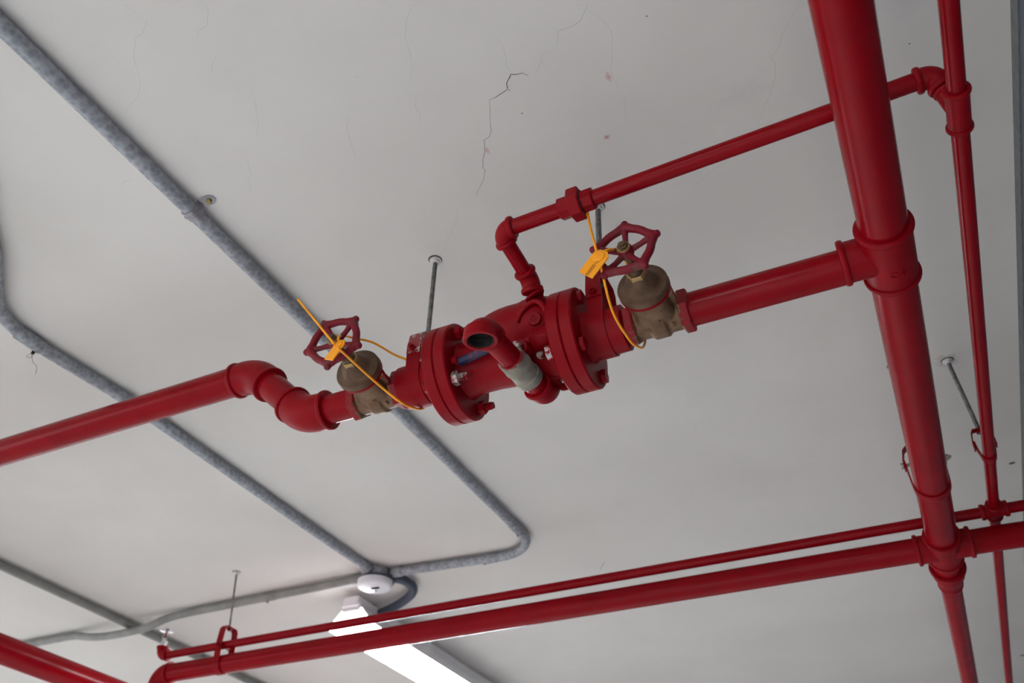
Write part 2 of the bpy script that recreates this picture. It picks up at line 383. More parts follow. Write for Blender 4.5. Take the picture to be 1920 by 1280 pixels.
def tee(P, ax, out, r, half, rout, lout, label, outs2=(), group=None, name='pipe_tee', m=red_cast, beadx=0.0065):
    P = V(P); ax = V(ax).normalized(); t = thing(name, label, 'fitting', P, group)
    b = MB().cyl(P - ax * half, P + ax * half, r + 0.006, 48)
    for o_ in (out,) + tuple(outs2):
        o_ = V(o_).normalized(); b.cyl(P, P + o_ * lout, rout + 0.006, 40)
    b.build('tee_body', m, t)
    for s in (-1, 1): rim(P + ax * s * (half - 0.006), ax, r + 0.006, 0.014, beadx).build('bead', m, t)
    for o_ in (out,) + tuple(outs2): rim(P + V(o_) * (lout - 0.006), o_, rout + 0.006, 0.016, beadx).build('bead', m, t)
    return t

# large main along the wall
MX = 0.162
pipe((MX, -1.5, HL), (MX, 1.64, HL), R4, 'thick red main pipe above the tee, leaving the top of the picture', m=red)
t = tee((MX, 1.712, HL), Y1, -X1, R4, 0.094, R3, 0.106, 'large red tee where the valve branch joins the thick main')
text_obj('C P', 0.026, (MX + 0.005, 1.735, HL - R4 - 0.0062), (0.93, 0.37, 0), (-0.3, -1, 0), red_cast, t, 0.0012)
pipe((MX, 1.785, HL), (MX, 3.37, HL), R4, 'thick red main pipe between the large tee and the four-way cross')
t = tee((MX, 3.452, HL), Y1, -X1, R4, 0.102, 0.047, 0.098, 'large red four-way cross joining the thick main and the lower crossing pipe', outs2=(X1,), name='pipe_cross')
pipe((MX, 3.54, HL), (MX, 3.68, HL), R4 - 0.002, 'short thick red pipe between the four-way cross and the reducer')
t = thing('pipe_reducer', 'red bell reducer on the main pipe just past the four-way cross', 'fitting', (MX, 3.72, HL))
MB().lathe((MX, 3.645, HL), Y1, [(0, 0.058), (0.05, 0.0605), (0.075, 0.059), (0.125, 0.049), (0.15, 0.046), (0.19, 0.045)], 48).build('reducer_body', red_cast, t)
rim((MX, 3.655, HL), Y1, 0.0600, 0.016, 0.008).build('bead', red_cast, t)
rim((MX, 3.83, HL), Y1, 0.0445, 0.012, 0.004).build('bead', red_cast, t)
pipe((MX, 3.82, HL), (MX + 0.014, 9.0, HL), 0.040, 'narrower red main pipe below the reducer, leaving the bottom of the picture')

# slim pipe beside the wall
HT = 1.622; PR = V(0.336, 1.398, HT + 0.006)
SX0, SX1, HS, RS = 0.355, 0.372, 1.54, 0.0192
def sx(y): return 0.3565 + (y - 1.1) * 0.0035 if y < 3 else 0.364 + (y - 3) * 0.003
pipe((sx(-1.5), -1.5, HS), (sx(1.385), 1.385, HS), RS, 'slim red pipe beside the wall, above its small tee')
pipe((sx(1.48), 1.48, HS), (sx(3.36), 3.36, HS), RS, 'slim red pipe beside the wall, between its tee and the small cross')
pipe((sx(3.46), 3.46, HS), (sx(9), 9.0, HS), RS, 'slim red pipe beside the wall, below the small cross')
P = V(sx(1.432), 1.432, HS)
t = thing('pipe_tee', 'small red tee on the slim pipe beside the wall', 'fitting', P)
od = (PR - P).normalized()
MB().cyl(P - Y1 * 0.056, P + Y1 * 0.056, RS + 0.005, 40).cyl(P, P + od * 0.055, R1 + 0.003, 32).build('tee_body', red_cast, t)
for s in (-1, 1): rim(P + Y1 * s * 0.051, Y1, RS + 0.004, 0.012, 0.005).build('bead', red_cast, t)
rim(P + od * 0.051, od, R1 + 0.002, 0.011, 0.004).build('bead', red_cast, t)

# thin upper crossing pipe with union, from the check valve to the slim pipe
PE = V(-0.716, 1.425, HT)
dT = (PR - PE).normalized()
RB = V(-0.700, 1.565, 1.575)
dR = (RB - PE).normalized()
elbow(PE, dT, dR, R1, 0.040, 'small red elbow at the upper left end of the upper crossing pipe', bend=0.031)
U0 = PE + dT * 0.168; U1 = PE + dT * 0.262
pipe(PE + dT * 0.036, U0 + dT * 0.004, R1, 'short red pipe between the small elbow and the hexagonal union')
pipe(U1 - dT * 0.004, PR - dT * 0.034, R1, 'long upper red crossing pipe from the union to the wall side, passing above the main')
t = thing('pipe_union', 'red hexagonal union nut on the upper crossing pipe above the seal tag', 'fitting', (U0 + U1) / 2)
MB().hexa(U0, U0 + dT * 0.032, 0.0285, 0.003, 0.2, 8).build('hub', red_cast, t)
MB().hexa(U0 + dT * 0.030, U0 + dT * 0.062, 0.043, 0.003, 0.35).build('union_nut', red_cast, t)
MB().hexa(U0 + dT * 0.060, U1, 0.0295, 0.003, 0.5, 8).build('hub', red_cast, t)
MB().cyl(U0 + dT * 0.0615, U0 + dT * 0.0645, 0.0315, 32).build('thread', dark_iron, t)
elbow(PR, -dT, (P + od * 0.045 - PR), R1, 0.038, 'small red elbow dropping from the upper crossing pipe to the slim pipe', bend=0.028)
pipe(PE + dR * 0.036, RB + dR * 0.0, R1, 'short red bypass pipe rising from the check valve body')
RB2 = RB + dR * 0.012
elbow(RB2, -dR, V(0.02, 0.45, -0.9), R1, 0.034, 'small red bent fitting screwed into the top of the check valve', bend=0.03)

# lower crossing pipes far back
HLW = 1.45; YW = 3.432
pipe((-3.575, YW - 0.008, HLW), (MX - 0.095, 3.448, HLW), 0.0465, 'lower of the two long red crossing pipes, left of the thick main')
pipe((MX + 0.095, 3.456, HLW), (WALLX + 0.01, 3.466, HLW), 0.0465, 'lower red crossing pipe, the short stretch right of the thick main')
elbow((-3.635, YW - 0.008, HLW), X1, -Z1, 0.0465, 0.072, 'red elbow turning downwards at the left end of the lower crossing pipe')
pipe((-3.635, YW - 0.008, HLW - 0.07), (-3.635, YW - 0.008, HLW - 0.9), 0.0465, 'vertical red pipe dropping out of the picture at the lower left')
pipe((-3.61, 3.402, HS), (0.318, 3.418, HS), 0.0205, 'upper and thinner of the two long red crossing pipes')
pipe((0.412, 3.418, HS), (WALLX + 0.01, 3.424, HS), 0.0205, 'short thin red pipe stub between the small cross and the wall')
tee((sx(3.41), 3.418, HS), Y1, -X1, RS, 0.050, 0.0195, 0.046, 'small red cross where the slim pipe meets the thin crossing pipe', outs2=(X1,), name='pipe_cross', beadx=0.005)
SP = V(-3.645, 3.402, HS)
elbow(SP, X1, Z1, 0.0215, 0.05, 'small red elbow turning up at the left end of the thin crossing pipe')
t = thing('sprinkler', 'upright chrome sprinkler with round deflector at the lower left', 'sprinkler', SP + Z1 * 0.05)
MB().lathe(SP + Z1 * 0.045, Z1, [(0, 0.014), (0.02, 0.014), (0.022, 0.018), (0.032, 0.018), (0.034, 0.010), (0.05, 0.009)], 6).build('sprinkler_body', chrome, t)
for s in (-1, 1): MB().tube(smooth_path([SP + V(0.010 * s, 0, 0.085), SP + V(0.021 * s, 0, 0.105), SP + V(0.004 * s, 0, 0.130)], 5), 0.003, 8).build('frame_arm', chrome, t)
MB().cyl(SP + Z1 * 0.090, SP + Z1 * 0.126, 0.0035, 12).build('glass_bulb', red, t)
MB().lathe(SP + Z1 * 0.129, Z1, [(0, 0.006), (0.002, 0.012), (0.004, 0.034), (0.0055, 0.036), (0.007, 0.034)], 24).build('deflector', chrome, t)

# big pipe crossing the lower left corner
pipe((-4.07, 1.4, 1.45), (-4.11, 9.0, 1.45), 0.067, 'very thick red pipe crossing the lower left corner of the picture')

# left run with the S-bend
XJ = -1.505; HJ = 1.674                      # the left run lies higher; two 45 degree elbows bring it down
C1 = V(-1.734, YL, HJ); C2 = V(XJ, YL, HL); dJ = (C2 - C1).normalized()
pipe((-6.0, YL + 0.004, HJ + 0.004), C1 - X1 * 0.078, R3 + 0.005, 'long red pipe entering from the left edge, up to the S-bend')
elbow(C1, -X1, dJ, R3, 0.088, 'upper left red elbow of the S-bend', bend=0.13, swell=0.0115)
pipe(C1 + dJ * 0.066, C2 - dJ * 0.066, R3 + 0.002, 'short slanting red pipe joining the two elbows of the S-bend')
elbow(C2, -dJ, X1, R3, 0.086, 'lower right red elbow of the S-bend, next to the bronze valve', bend=0.13, swell=0.0125)
pipe((XJ + 0.07, YL, HL), (-1.325, YL, HL), R3, 'short red pipe between the S-bend and the left bronze valve')

# ------------------------------------------------------------------ gate valves
def gate_valve(c, sdir, a0, side, label):
    c = V(c); s = V(sdir).normalized(); t = thing('gate_valve', label, 'valve', c)
    vperp = s.cross(X1).normalized()
    b = MB(); b.cyl(c - X1 * 0.064, c + X1 * 0.064, 0.045, 40)
    b.lathe(c, X1, [(-0.03, 0.040), (-0.018, 0.053), (0.018, 0.053), (0.03, 0.040)], 40)
    R = []
    for h, rx, ry in ((0.0, 0.054, 0.044), (0.04, 0.053, 0.042), (0.07, 0.048, 0.038), (0.096, 0.044, 0.038), (0.112, 0.050, 0.046), (0.12, 0.056, 0.054)):
        ring = []
        for k in range(40):
            a = 2 * math.pi * k / 40; ca, sa = math.cos(a), math.sin(a); e = 0.62
            ring.append(c + s * h + X1 * (abs(ca) ** e * (1 if ca > 0 else -1) * rx) + vperp * (abs(sa) ** e * (1 if sa > 0 else -1) * ry))
        R.append(ring)
    b.rings(R)
    for sg in (-1, 1): b.box(c + X1 * sg * 0.034 + s * 0.055, (0.030, 0.006, 0.052), (X1, vperp, s))
    b.build('valve_body', bronze_body, t, remesh=0.0028, smooth_it=4)
    for sg in (-1, 1):
        MB().hexa(c + X1 * sg * 0.058, c + X1 * sg * 0.086, 0.0575, 0.004, 0.3, 6).build('hex_end', bronze_body, t)
    bo = MB().lathe(c, s, [(0.113, 0.060), (0.116, 0.0645), (0.136, 0.0655), (0.140, 0.063), (0.142, 0.047), (0.146, 0.043), (0.160, 0.037), (0.172, 0.028), (0.178, 0.022)], 48).build('bonnet', bronze, t)
    g = MB().lathe(c, s, [(0.112, 0.0600), (0.1125, 0.0650), (0.121, 0.0660), (0.1225, 0.0640)], 48); q = g.build('bonnet_paint_edge', red_cast, bo); q['label'] = 'red painted edge of the bonnet'
    MB().hexa(c + s * 0.172, c + s * 0.189, 0.0255, 0.002).build('packing_nut', bronze_light, t)
    MB().lathe(c, s, [(0.187, 0.019), (0.203, 0.019), (0.206, 0.014), (0.212, 0.012)], 32).build('gland', bronze, t)
    MB().cyl(c + s * 0.19, c + s * 0.293, 0.0075, 20).build('stem', bronze, t)
    # hand wheel
    W = c + s * 0.270; U_ = X1 - s * X1.dot(s); U_.normalize(); Vv = s.cross(U_) * (1 if s.cross(U_).z > 0 else -1)
    n = 100; pts = []; rad = []
    for k in range(n):
        a = 2 * math.pi * k / n; d = min(abs((a - math.radians(a0 + 72 * j) + math.pi) % (2 * math.pi) - math.pi) for j in range(5))
        bl = math.exp(-(d / 0.20) ** 2)
        pts.append(W + (U_ * math.cos(a) + Vv * math.sin(a)) * (0.0655 + 0.0075 * bl)); rad.append(0.0102 + 0.0018 * bl)
    wm = MB().tube(pts, rad, 16, closed=True)
    for j in range(5):
        a = math.radians(a0 + 72 * j); e = U_ * math.cos(a) + Vv * math.sin(a)
        wm.lathe(W, e, [(0.066, 0.010), (0.078, 0.0105), (0.085, 0.0098), (0.090, 0.0075), (0.0925, 0.003)], 16)
        wm.tube([W - s * 0.010 + e * 0.008, W - s * 0.006 + e * 0.04, W + e * 0.066], [0.0085, 0.0070, 0.0085], 14)
    wm.cyl(W - s * 0.020, W + s * 0.008, 0.0185, 28, 0.002)
    wh = wm.build('handwheel', wheel_red, t, remesh=0.0016, smooth_it=3)
    MB().cyl(W + s * 0.0075, W + s * 0.011, 0.0165, 28).build('washer', bronze_light, wh)
    MB().hexa(W + s * 0.010, W + s * 0.020, 0.0135, 0.002, 0.2).build('wheel_nut', bronze, wh)
    return t, W, s
SD = (0, -0.976, 0.218)
gv1, W1, S1 = gate_valve((-1.246, YL, HL), (0.098, -1.0, 0.0), 120, -1, 'left-hand bronze gate valve with a red handwheel, next to the S-bend')
gv2, W2, S2 = gate_valve((-0.402, YL, HL), (0.006, -1.0, 0.022), 86, 1, 'right-hand bronze gate valve with a red five-spoke handwheel, next to the long branch pipe')
for vx, gv in ((-1.246, gv1), (-0.402, gv2)):
    text_obj('G', 0.020, (vx + 0.012, YL - 0.040, HL - 0.040), (0.97, 0.05, -0.2), (0, -0.7, 0.7), bronze_body, gv, 0.002)
    text_obj('2', 0.018, (vx + 0.040, YL - 0.014, HL - 0.0455), (1, 0, 0), (0, -1, 0.2), bronze_body, gv, 0.002)

pipe((-0.322, YL, HL), (MX - 0.098, YL, HL), R3, 'red branch pipe between the right bronze valve and the large tee')

# ------------------------------------------------------------------ flanges and check valve
FR = 0.140
def companion(x_face, sgn, x_end, label, head_side):
    """flange screwed to the pipe side; sgn = direction from the joint towards the pipe"""
    t = thing('pipe_flange', label, 'flange', (x_face, YL, HL))
    th = 0.036
    MB().lathe((x_face, YL, HL), X1 * sgn, [(0.0006, FR - 0.003), (0.0035, FR), (th - 0.004, FR), (th, FR - 0.004), (th + 0.001, 0.074), (th + 0.012, 0.068), (th + 0.030, 0.0640), (abs(x_end - x_face) - 0.003, 0.0625), (abs(x_end - x_face), 0.058)], 72).build('flange_disc', red_cast, t)
    rb = 0.110
    for k in range(4):
        a = math.radians(45 + 90 * k); c0 = V(0, YL + rb * math.cos(a), HL + rb * math.sin(a))
        xo = x_face + sgn * (th + 0.001)            # pipe side surface
        xi = x_face - sgn * 0.037                    # valve side surface
        rr = 0.4 + k * 0.7
        bm_ = red_cast if k in (0, 1, 2) or head_side else bolt_metal
        bt = MB().hexa((xo, c0.y, c0.z), (xo + sgn * 0.014, c0.y, c0.z), 0.0200, 0.002, rr)
        hd = bt.build('bolt_head', red_cast, t)
        MB().hexa((xi, c0.y, c0.z), (xi - sgn * 0.019, c0.y, c0.z), 0.0205, 0.002, rr + 0.5).build('nut', bolt_metal if (k == 2) else red_cast, hd)
        pr = [(0, 0.0115)]
        for q in range(7): pr += [(0.002 + q * 0.0035, 0.0115), (0.0038 + q * 0.0035, 0.0100)]
        pr += [(0.030, 0.0095)]
        MB().lathe((xi - sgn * 0.014, c0.y, c0.z), -X1 * sgn, pr, 20).build('bolt_thread', bolt_metal if k == 2 else red_cast, hd)
    return t
XA0, XA1 = -1.030, -0.958      # left flange pair
XB0, XB1 = -0.665, -0.593      # right flange pair
companion(-0.994, -1, -1.162, 'outer half of the left flange pair with a collar towards the left bronze valve', False)
companion(-0.629, 1, -0.488, 'outer half of the right flange pair with square bolt heads facing the right bronze valve', True)
for xx, g in ((-1.150, 0), (-0.498, 0)):
    pass
cv = thing('check_valve', 'bulky red alarm check valve bolted between the two big round flanges', 'valve', (-0.81, YL, HL))
for xf, sg in ((-0.994, 1), (-0.629, -1)):
    MB().lathe((xf, YL, HL), X1 * sg, [(0.0006, FR - 0.003), (0.0035, FR), (0.032, FR), (0.036, FR - 0.004), (0.0365, 0.08), (0.045, 0.074)], 72).build('flange', red_cast, cv)
b = MB()
b.lathe((0, YL, HL), X1, [(-0.96, 0.086), (-0.945, 0.077), (-0.92, 0.073), (-0.87, 0.073), (-0.82, 0.078), (-0.76, 0.084), (-0.70, 0.084), (-0.665, 0.086)], 48)
PU = Vector((0, -0.60, 0.80))
bc = V(-0.795, YL, HL) + PU * 0.062
prof = [(-0.150 * math.cos(math.pi * k / 16), 0.082 * math.sin(math.pi * k / 16) + 0.0005) for k in range(17)]
b.lathe(bc + X1 * 0.005, X1, prof, 40)
bc2 = V(-0.725, YL, HL) + PU * 0.070
b.lathe(bc2, X1, [(-0.085 * math.cos(math.pi * k / 16), 0.078 * math.sin(math.pi * k / 16) ** 0.7 + 0.0005) for k in range(17)], 40)
b.cyl((-0.695, 1.64, 1.51), RB2 + V(0.002, 0.045, -0.062), 0.036, 32).cyl((-0.694, 1.60, 1.53), RB2 + V(0.002, 0.020, -0.035), 0.031, 32)
b.cyl((-0.742, YL + 0.052, HL - 0.03), (-0.742, YL + 0.058, HL - 0.085), 0.040, 32)
b.build('valve_body', red_cast, cv, remesh=0.0045, smooth_it=8)
# hooded ridge, recess plug and bosses on the front of the body
rp = smooth_path([(-0.752, 1.610, 1.470), (-0.738, 1.603, 1.492), (-0.716, 1.597, 1.508), (-0.694, 1.595, 1.512), (-0.677, 1.598, 1.498), (-0.668, 1.606, 1.470), (-0.667, 1.615, 1.440)], 6)
MB().tube(rp, [0.004 + 0.0035 * math.sin(math.pi * k / (len(rp) - 1)) for k in range(len(rp))], 14).build('hood_ridge', red_cast, cv)
MB().lathe((-0.706, 1.640, 1.480), (0.05, -0.95, -0.35), [(-0.01, 0.020), (0.024, 0.020), (0.029, 0.017), (0.029, 0.010), (0.020, 0.009), (0.020, 0.001)], 28).build('screw_boss', red_cast, cv)
# side boss and plug near the right flange
MB().box((-0.692, 1.640, 1.418), (0.030, 0.026, 0.024), (X1, Vector((0, 0.9, -0.3)).normalized(), Vector((0, 0.3, 0.9)).normalized()), 0.005).build('square_boss', red_cast, cv)
MB().cyl((-0.742, 1.645, 1.400), (-0.757, 1.600, 1.382), 0.017, 24, 0.003).build('trim_plug', bolt_metal, cv)
MB().cyl((-0.742, 1.66, 1.405), (-0.750, 1.618, 1.390), 0.024, 24, 0.003).build('plug_boss', red_cast, cv)
# raised name bar, blue with red spots
bx_ = (V(-0.835, 1.60, 1.372) - V(-0.945, 1.62, 1.370)); bx_.normalize()
bz_ = Vector((0, -0.45, 0.9)).normalized(); by_ = bz_.cross(bx_).normalized(); bz_ = bx_.cross(by_)
p = nb = MB().box(V(-0.880, 1.632, 1.420), (0.062, 0.014, 0.010), (bx_, by_, bz_), 0.004).build('name_bar', blue, cv); p['label'] = 'raised blue bar spotted with red'
MB().box(V(-0.945, 1.634, 1.420), (0.009, 0.0145, 0.0105), (bx_, by_, bz_), 0.004).build('name_bar_end', red_cast, nb)

# drain line hanging under the check valve
DL = V(-0.742, 1.787, 1.338); DU = V(-0.780, 1.458, 1.352)
dD = (DU - DL).normalized(); RD = 0.0305
elbow(DL, Z1, dD, RD, 0.060, 'red elbow at the lower right end of the drain line, under the check valve', bend=0.046)
pipe(DL + dD * 0.055, DL + dD * 0.100, RD, 'short red drain nipple between the lower elbow and the bare metal coupling')
t = thing('pipe_coupling', 'bare grey galvanised coupling on the drain line with ragged red paint edges', 'fitting', DL + dD * 0.142)
MB().lathe(DL + dD * 0.090, dD, [(0, 0.0345), (0.003, 0.0380), (0.026, 0.0385), (0.028, 0.0362), (0.062, 0.0362), (0.064, 0.0388), (0.070, 0.0388), (0.072, 0.0375), (0.101, 0.0372), (0.104, 0.0345)], 40).build('coupling_sleeve', coupling_m, t)
pipe(DL + dD * 0.190, DU - dD * 0.045, RD, 'red drain nipple between the bare coupling and the open elbow')
t = thing('open_elbow', 'red elbow with an open threaded mouth facing down, end of the drain line', 'fitting', DU)
od2 = Vector((0.0, 0.10, -1)).normalized()
pts = [DU - dD * 0.052] + arc(DU, -dD, od2, 0.034) + [DU + od2 * 0.040]
MB().tube(pts, [RD + 0.003, RD + 0.007] + [RD + 0.009] * (len(pts) - 3) + [RD + 0.0115], 40, cap=False).build('elbow_body', red_cast, t)
E0 = DU + od2 * 0.040
MB().lathe(E0, -od2, [(0.03, 0.040), (0.006, 0.0440), (0, 0.0440), (-0.003, 0.0415), (-0.003, 0.0345), (0.001, 0.0325)], 48, cap=False).build('mouth_rim', red_cast, t)
pr = []
for q in range(9): pr += [(0.000 + q * 0.0036, 0.0328), (0.0018 + q * 0.0036, 0.0308)]
pr += [(0.034, 0.024), (0.05, 0.018), (0.056, 0.001)]
MB().lathe(E0, -od2, pr, 40, cap=False).build('mouth_thread', dark_iron, t)
rim(DU - dD * 0.050, dD, RD + 0.004, 0.012, 0.004).build('bead', red_cast, t)
text_obj('90', 0.018, DU + V(0.030, -0.005, -0.022), dD * -1 + V(0.2, 0, -0.3), V(0.3, 0.2, 1), red_cast, t, 0.001)

# ------------------------------------------------------------------ hangers
def clevis(c, ax, R, wd, hb, ht, top, label, rr=0.0065, m=red_cast, rod_b=None, wide=0.0, group=None, topm=None, barebolt=None, washer=True, bolts=True):
    c = V(c); ax = V(ax).normalized(); sd = ax.cross(Z1).normalized(); t = thing('pipe_hanger', label, 'hanger', top, group)
    R2 = R + 0.0025
    pts, nr = [], []
    pts.append(c + sd * (R2 + wide) + Z1 * (hb + 0.012)); nr.append(sd)
    pts.append(c + sd * (R2 + wide * 0.6) + Z1 * hb * 0.5); nr.append(sd)
    for k in range(17):
        a = -math.pi * k / 16; n_ = sd * math.cos(a) + Z1 * math.sin(a); pts.append(c + n_ * R2); nr.append(n_)
    pts.append(c - sd * (R2 + wide * 0.6) + Z1 * hb * 0.5); nr.append(-sd)
    pts.append(c - sd * (R2 + wide) + Z1 * (hb + 0.012)); nr.append(-sd)
    MB().band(pts, ax * wd, 0.004, nr).build('strap', m, t)
    k = R2 + wide + 0.004
    yp = [(k, hb - 0.016), (k, hb + 0.012), (k * 0.86, ht - 0.014), (k * 0.66, ht), (-k * 0.66, ht), (-k * 0.86, ht - 0.014), (-k, hb + 0.012), (-k, hb - 0.016)]
    ny = [sd, sd, sd + Z1 * .4, sd * .4 + Z1, -sd * .4 + Z1, -sd + Z1 * .4, -sd, -sd]
    yk = MB().band([c + sd * a + Z1 * h for a, h in yp], ax * (wd * 0.96), 0.004, ny).build('yoke', topm or m, t)
    bm_ = barebolt or m
    for s_ in (-1, 1) if bolts else ():
        MB().hexa(c + sd * s_ * (k + 0.002) + Z1 * hb, c + sd * s_ * (k + 0.012) + Z1 * hb, 0.0105, 0.0015).build('bolt_head' if s_ < 0 else 'nut', bm_, t)
    if bolts: MB().cyl(c - sd * (k + 0.006) + Z1 * hb, c + sd * (k + 0.020) + Z1 * hb, 0.0055, 16).build('cross_bolt', bm_, t)
    base = c + Z1 * (ht - 0.015) if rod_b is None else V(rod_b)
    MB().cyl(base, top, rr, 20).build('rod', rod_metal, t)
    MB().hexa(c + Z1 * (ht - 0.013), c + Z1 * (ht - 0.003), 0.0125, 0.0015).build('rod_nut', bm_, yk)
    if washer:
        an = MB().cyl(V(top) - Z1 * 0.004, V(top), 0.0195, 28, 0.001).lathe(V(top), -Z1, [(0.003, 0.014), (0.012, 0.0125), (0.014, 0.009)], 24).build('ceiling_anchor', white_paint, t)
        MB().lathe(V(top) + Y1 * -0.002, -Z1, [(0.0, 0.0225), (0.0012, 0.0215)], 28).build('anchor_gap', crack_m, an)
    return t
clevis((-1.099, YL, HL), X1, 0.0625, 0.044, 0.078, 0.150, (-1.099, YL + 0.008, CEIL), 'rod and clevis hanger left of the flanges, rod beside the left flange pair', topm=scraped, rr=0.0072)
clevis((-0.552, YL, HL), X1, 0.0635, 0.044, 0.090, 0.185, (-0.546, YL + 0.010, CEIL), 'rod and clevis hanger behind the right handwheel', rr=0.0085)
clevis((MX, 2.93, HL), Y1, R4, 0.036, 0.085, 0.150, (MX, 2.93, CEIL), 'clevis hanger with protruding side bolts around the thick main', m=red_cast, wide=0.004, barebolt=bare_bolt)
clevis((sx(2.99), 2.985, HS), Y1, RS, 0.026, 0.045, 0.102, (0.345, 2.978, CEIL), 'small red teardrop hanger with a bare rod on the slim pipe beside the wall', rr=0.0075, wide=0.008, bolts=False)
clevis((-3.232, YW - 0.008, HLW), X1, 0.0465, 0.040, 0.082, 0.185, (-3.255, 3.412, CEIL), 'hanger with a thin rod holding the two long crossing pipes at the lower left', rr=0.005)

# ------------------------------------------------------------------ conduits on the ceiling
HC = 1.9115; RC = 0.0232
def conduit(pts, r, label, m=galv, name='conduit', n=1):
    base = V(pts[len(pts) // 2]); t = thing(name, label, 'conduit', base)
    MB().tube(pts, r, 28).build('conduit_tube', m, t)
    return t
def coupling(t, p, d, l, r, m=galv, screw=True):
    p = V(p); d = V(d).normalized()
    MB().cyl(p - d * l / 2, p + d * l / 2, r, 32, 0.001).build('coupling', m, t)
BOX = V(-2.545, 3.690, 1.90)
# 1: long one from the upper left, turning back along the pipes to the round box
c1x = -1.632
pts = [V(c1x - 0.02, -1.0, HC), V(c1x - 0.008, 1.0, HC), V(c1x, 2.2, HC)] + arc((c1x + 0.002, 3.762, HC), -Y1, -X1, 0.20, 14) + [V(-2.45, 3.705, HC)]
t = conduit(pts, RC, 'long grey conduit from the upper left corner, bending back to the round ceiling box')
coupling(t, (c1x, 3.50, HC), Y1, 0.09, RC + 0.0028)
coupling(t, (-1.90, 3.7575, HC), X1, 0.08, RC + 0.0028)
for p in ((c1x - 0.008, 3.53, HC - RC - 0.006), (-1.93, 3.757, HC - RC - 0.006)): MB().cyl(p, V(p) + Z1 * 0.008, 0.004, 10).build('set_screw', dark_iron, t)
coupling(t, (-2.415, 3.708, HC), X1, 0.05, RC + 0.004)
# saddle strap on it
t = thing('conduit_strap', 'one-hole metal strap with a brass screw on the long upper left conduit', 'strap', (c1x, 1.23, CEIL))
SY = 1.222; pts, nr = [], []
for k in range(15):
    a = math.pi * (1.0 + k / 14); n_ = X1 * math.cos(a) + Z1 * math.sin(a); pts.append(V(c1x - 0.007, SY, HC) + n_ * (RC + 0.0022)); nr.append(n_)
pts += [V(c1x + RC + 0.001 - 0.003, SY, CEIL - 0.008), V(c1x + RC + 0.006, SY, CEIL - 0.004), V(c1x + RC + 0.030, SY, CEIL - 0.003)]; nr += [X1, X1 - Z1, -Z1]
MB().band(pts, Y1 * 0.034, 0.0028, nr).build('strap_band', strap_metal, t)
MB().cyl((c1x + RC + 0.028, SY, CEIL - 0.0046), (c1x + RC + 0.028, SY, CEIL - 0.0016), 0.0172, 28, 0.0006).build('strap_tab', strap_metal, t)
MB().tube([p + Vector((n_.x, 0, n_.z)) * 0.0012 for p, n_ in zip(pts[:16], nr[:16])], 0.004, 8).build('strap_rib', strap_metal, t)
MB().hexa((c1x + RC + 0.026, SY, CEIL - 0.014), (c1x + RC + 0.026, SY, CEIL - 0.004), 0.0085, 0.001).build('screw_head', brass_screw, t)
# 2: second conduit
pts = [V(-1.75, 0.42, HC), V(-2.25, 1.005, HC)] + smooth_path([(-2.33, 1.10, HC), (-2.47, 1.225, HC), (-2.547, 1.305, HC), (-2.578, 1.39, HC), (-2.585, 1.48, HC), (-2.565, 1.70, HC)], 5) + [V(-2.545, 1.90, HC), V(-2.545, 2.8, HC), V(-2.540, 3.61, HC)]
t = conduit(pts, RC, 'middle grey conduit bending in at the left edge and running to the round ceiling box')
coupling(t, (-2.5855, 1.465, HC), V(0.01, 1, 0), 0.10, RC + 0.003)
MB().cyl((-2.598, 1.50, HC - RC - 0.010), (-2.597, 1.50, HC - RC + 0.002), 0.006, 10).build('set_screw', dark_iron, t)
coupling(t, (-2.541, 3.585, HC), Y1, 0.05, RC + 0.004)
m = MB().tube(smooth_path([(-2.60, 1.50, 1.884), (-2.62, 1.497, 1.872), (-2.605, 1.505, 1.866), (-2.598, 1.50, 1.876), (-2.612, 1.52, 1.862), (-2.60, 1.535, 1.845), (-2.615, 1.55, 1.828)], 5), 0.0008, 6)
tag(m.build('dust_thread', rod_metal, origin=(-2.6, 1.5, 1.86 + EYE)), 'thin dusty thread dangling from the coupling of the middle conduit', 'thread')
# 3: far left conduit
pts = [V(-4.27, 1.0, HC), V(-4.285, 2.6, HC), V(-4.295, 3.8, HC), V(-4.32, 5.2, HC), V(-4.36, 8.0, HC)]
conduit(pts, RC + 0.001, 'far grey conduit entering at the left edge below the long red pipe', grey_conduit)
# 4: along-X conduit dipping under conduit 3
pts = [V(-2.63, 3.700, HC), V(-3.2, 3.704, HC)] + smooth_path([(-3.82, 3.705, HC), (-3.98, 3.700, 1.900), (-4.13, 3.700, 1.868), (-4.30, 3.705, 1.862), (-4.46, 3.71, 1.866), (-4.60, 3.715, 1.882), (-4.74, 3.712, 1.908), (-4.90, 3.71, HC)], 5) + [V(-5.4, 3.71, HC), V(-7, 3.71, HC)]
t = conduit(pts, RC, 'wavy grey conduit from the round box to the left, dipping under the far conduit', grey_conduit)
MB().cyl((-3.26, 3.704, HC - RC - 0.012), (-3.26, 3.704, HC - RC + 0.004), 0.007, 10).cyl((-3.30, 3.704, HC), (-3.22, 3.704, HC), RC + 0.002, 28).build('coupling', grey_conduit, t)
coupling(t, (-2.675, 3.70, HC), X1, 0.05, RC + 0.004, grey_conduit)
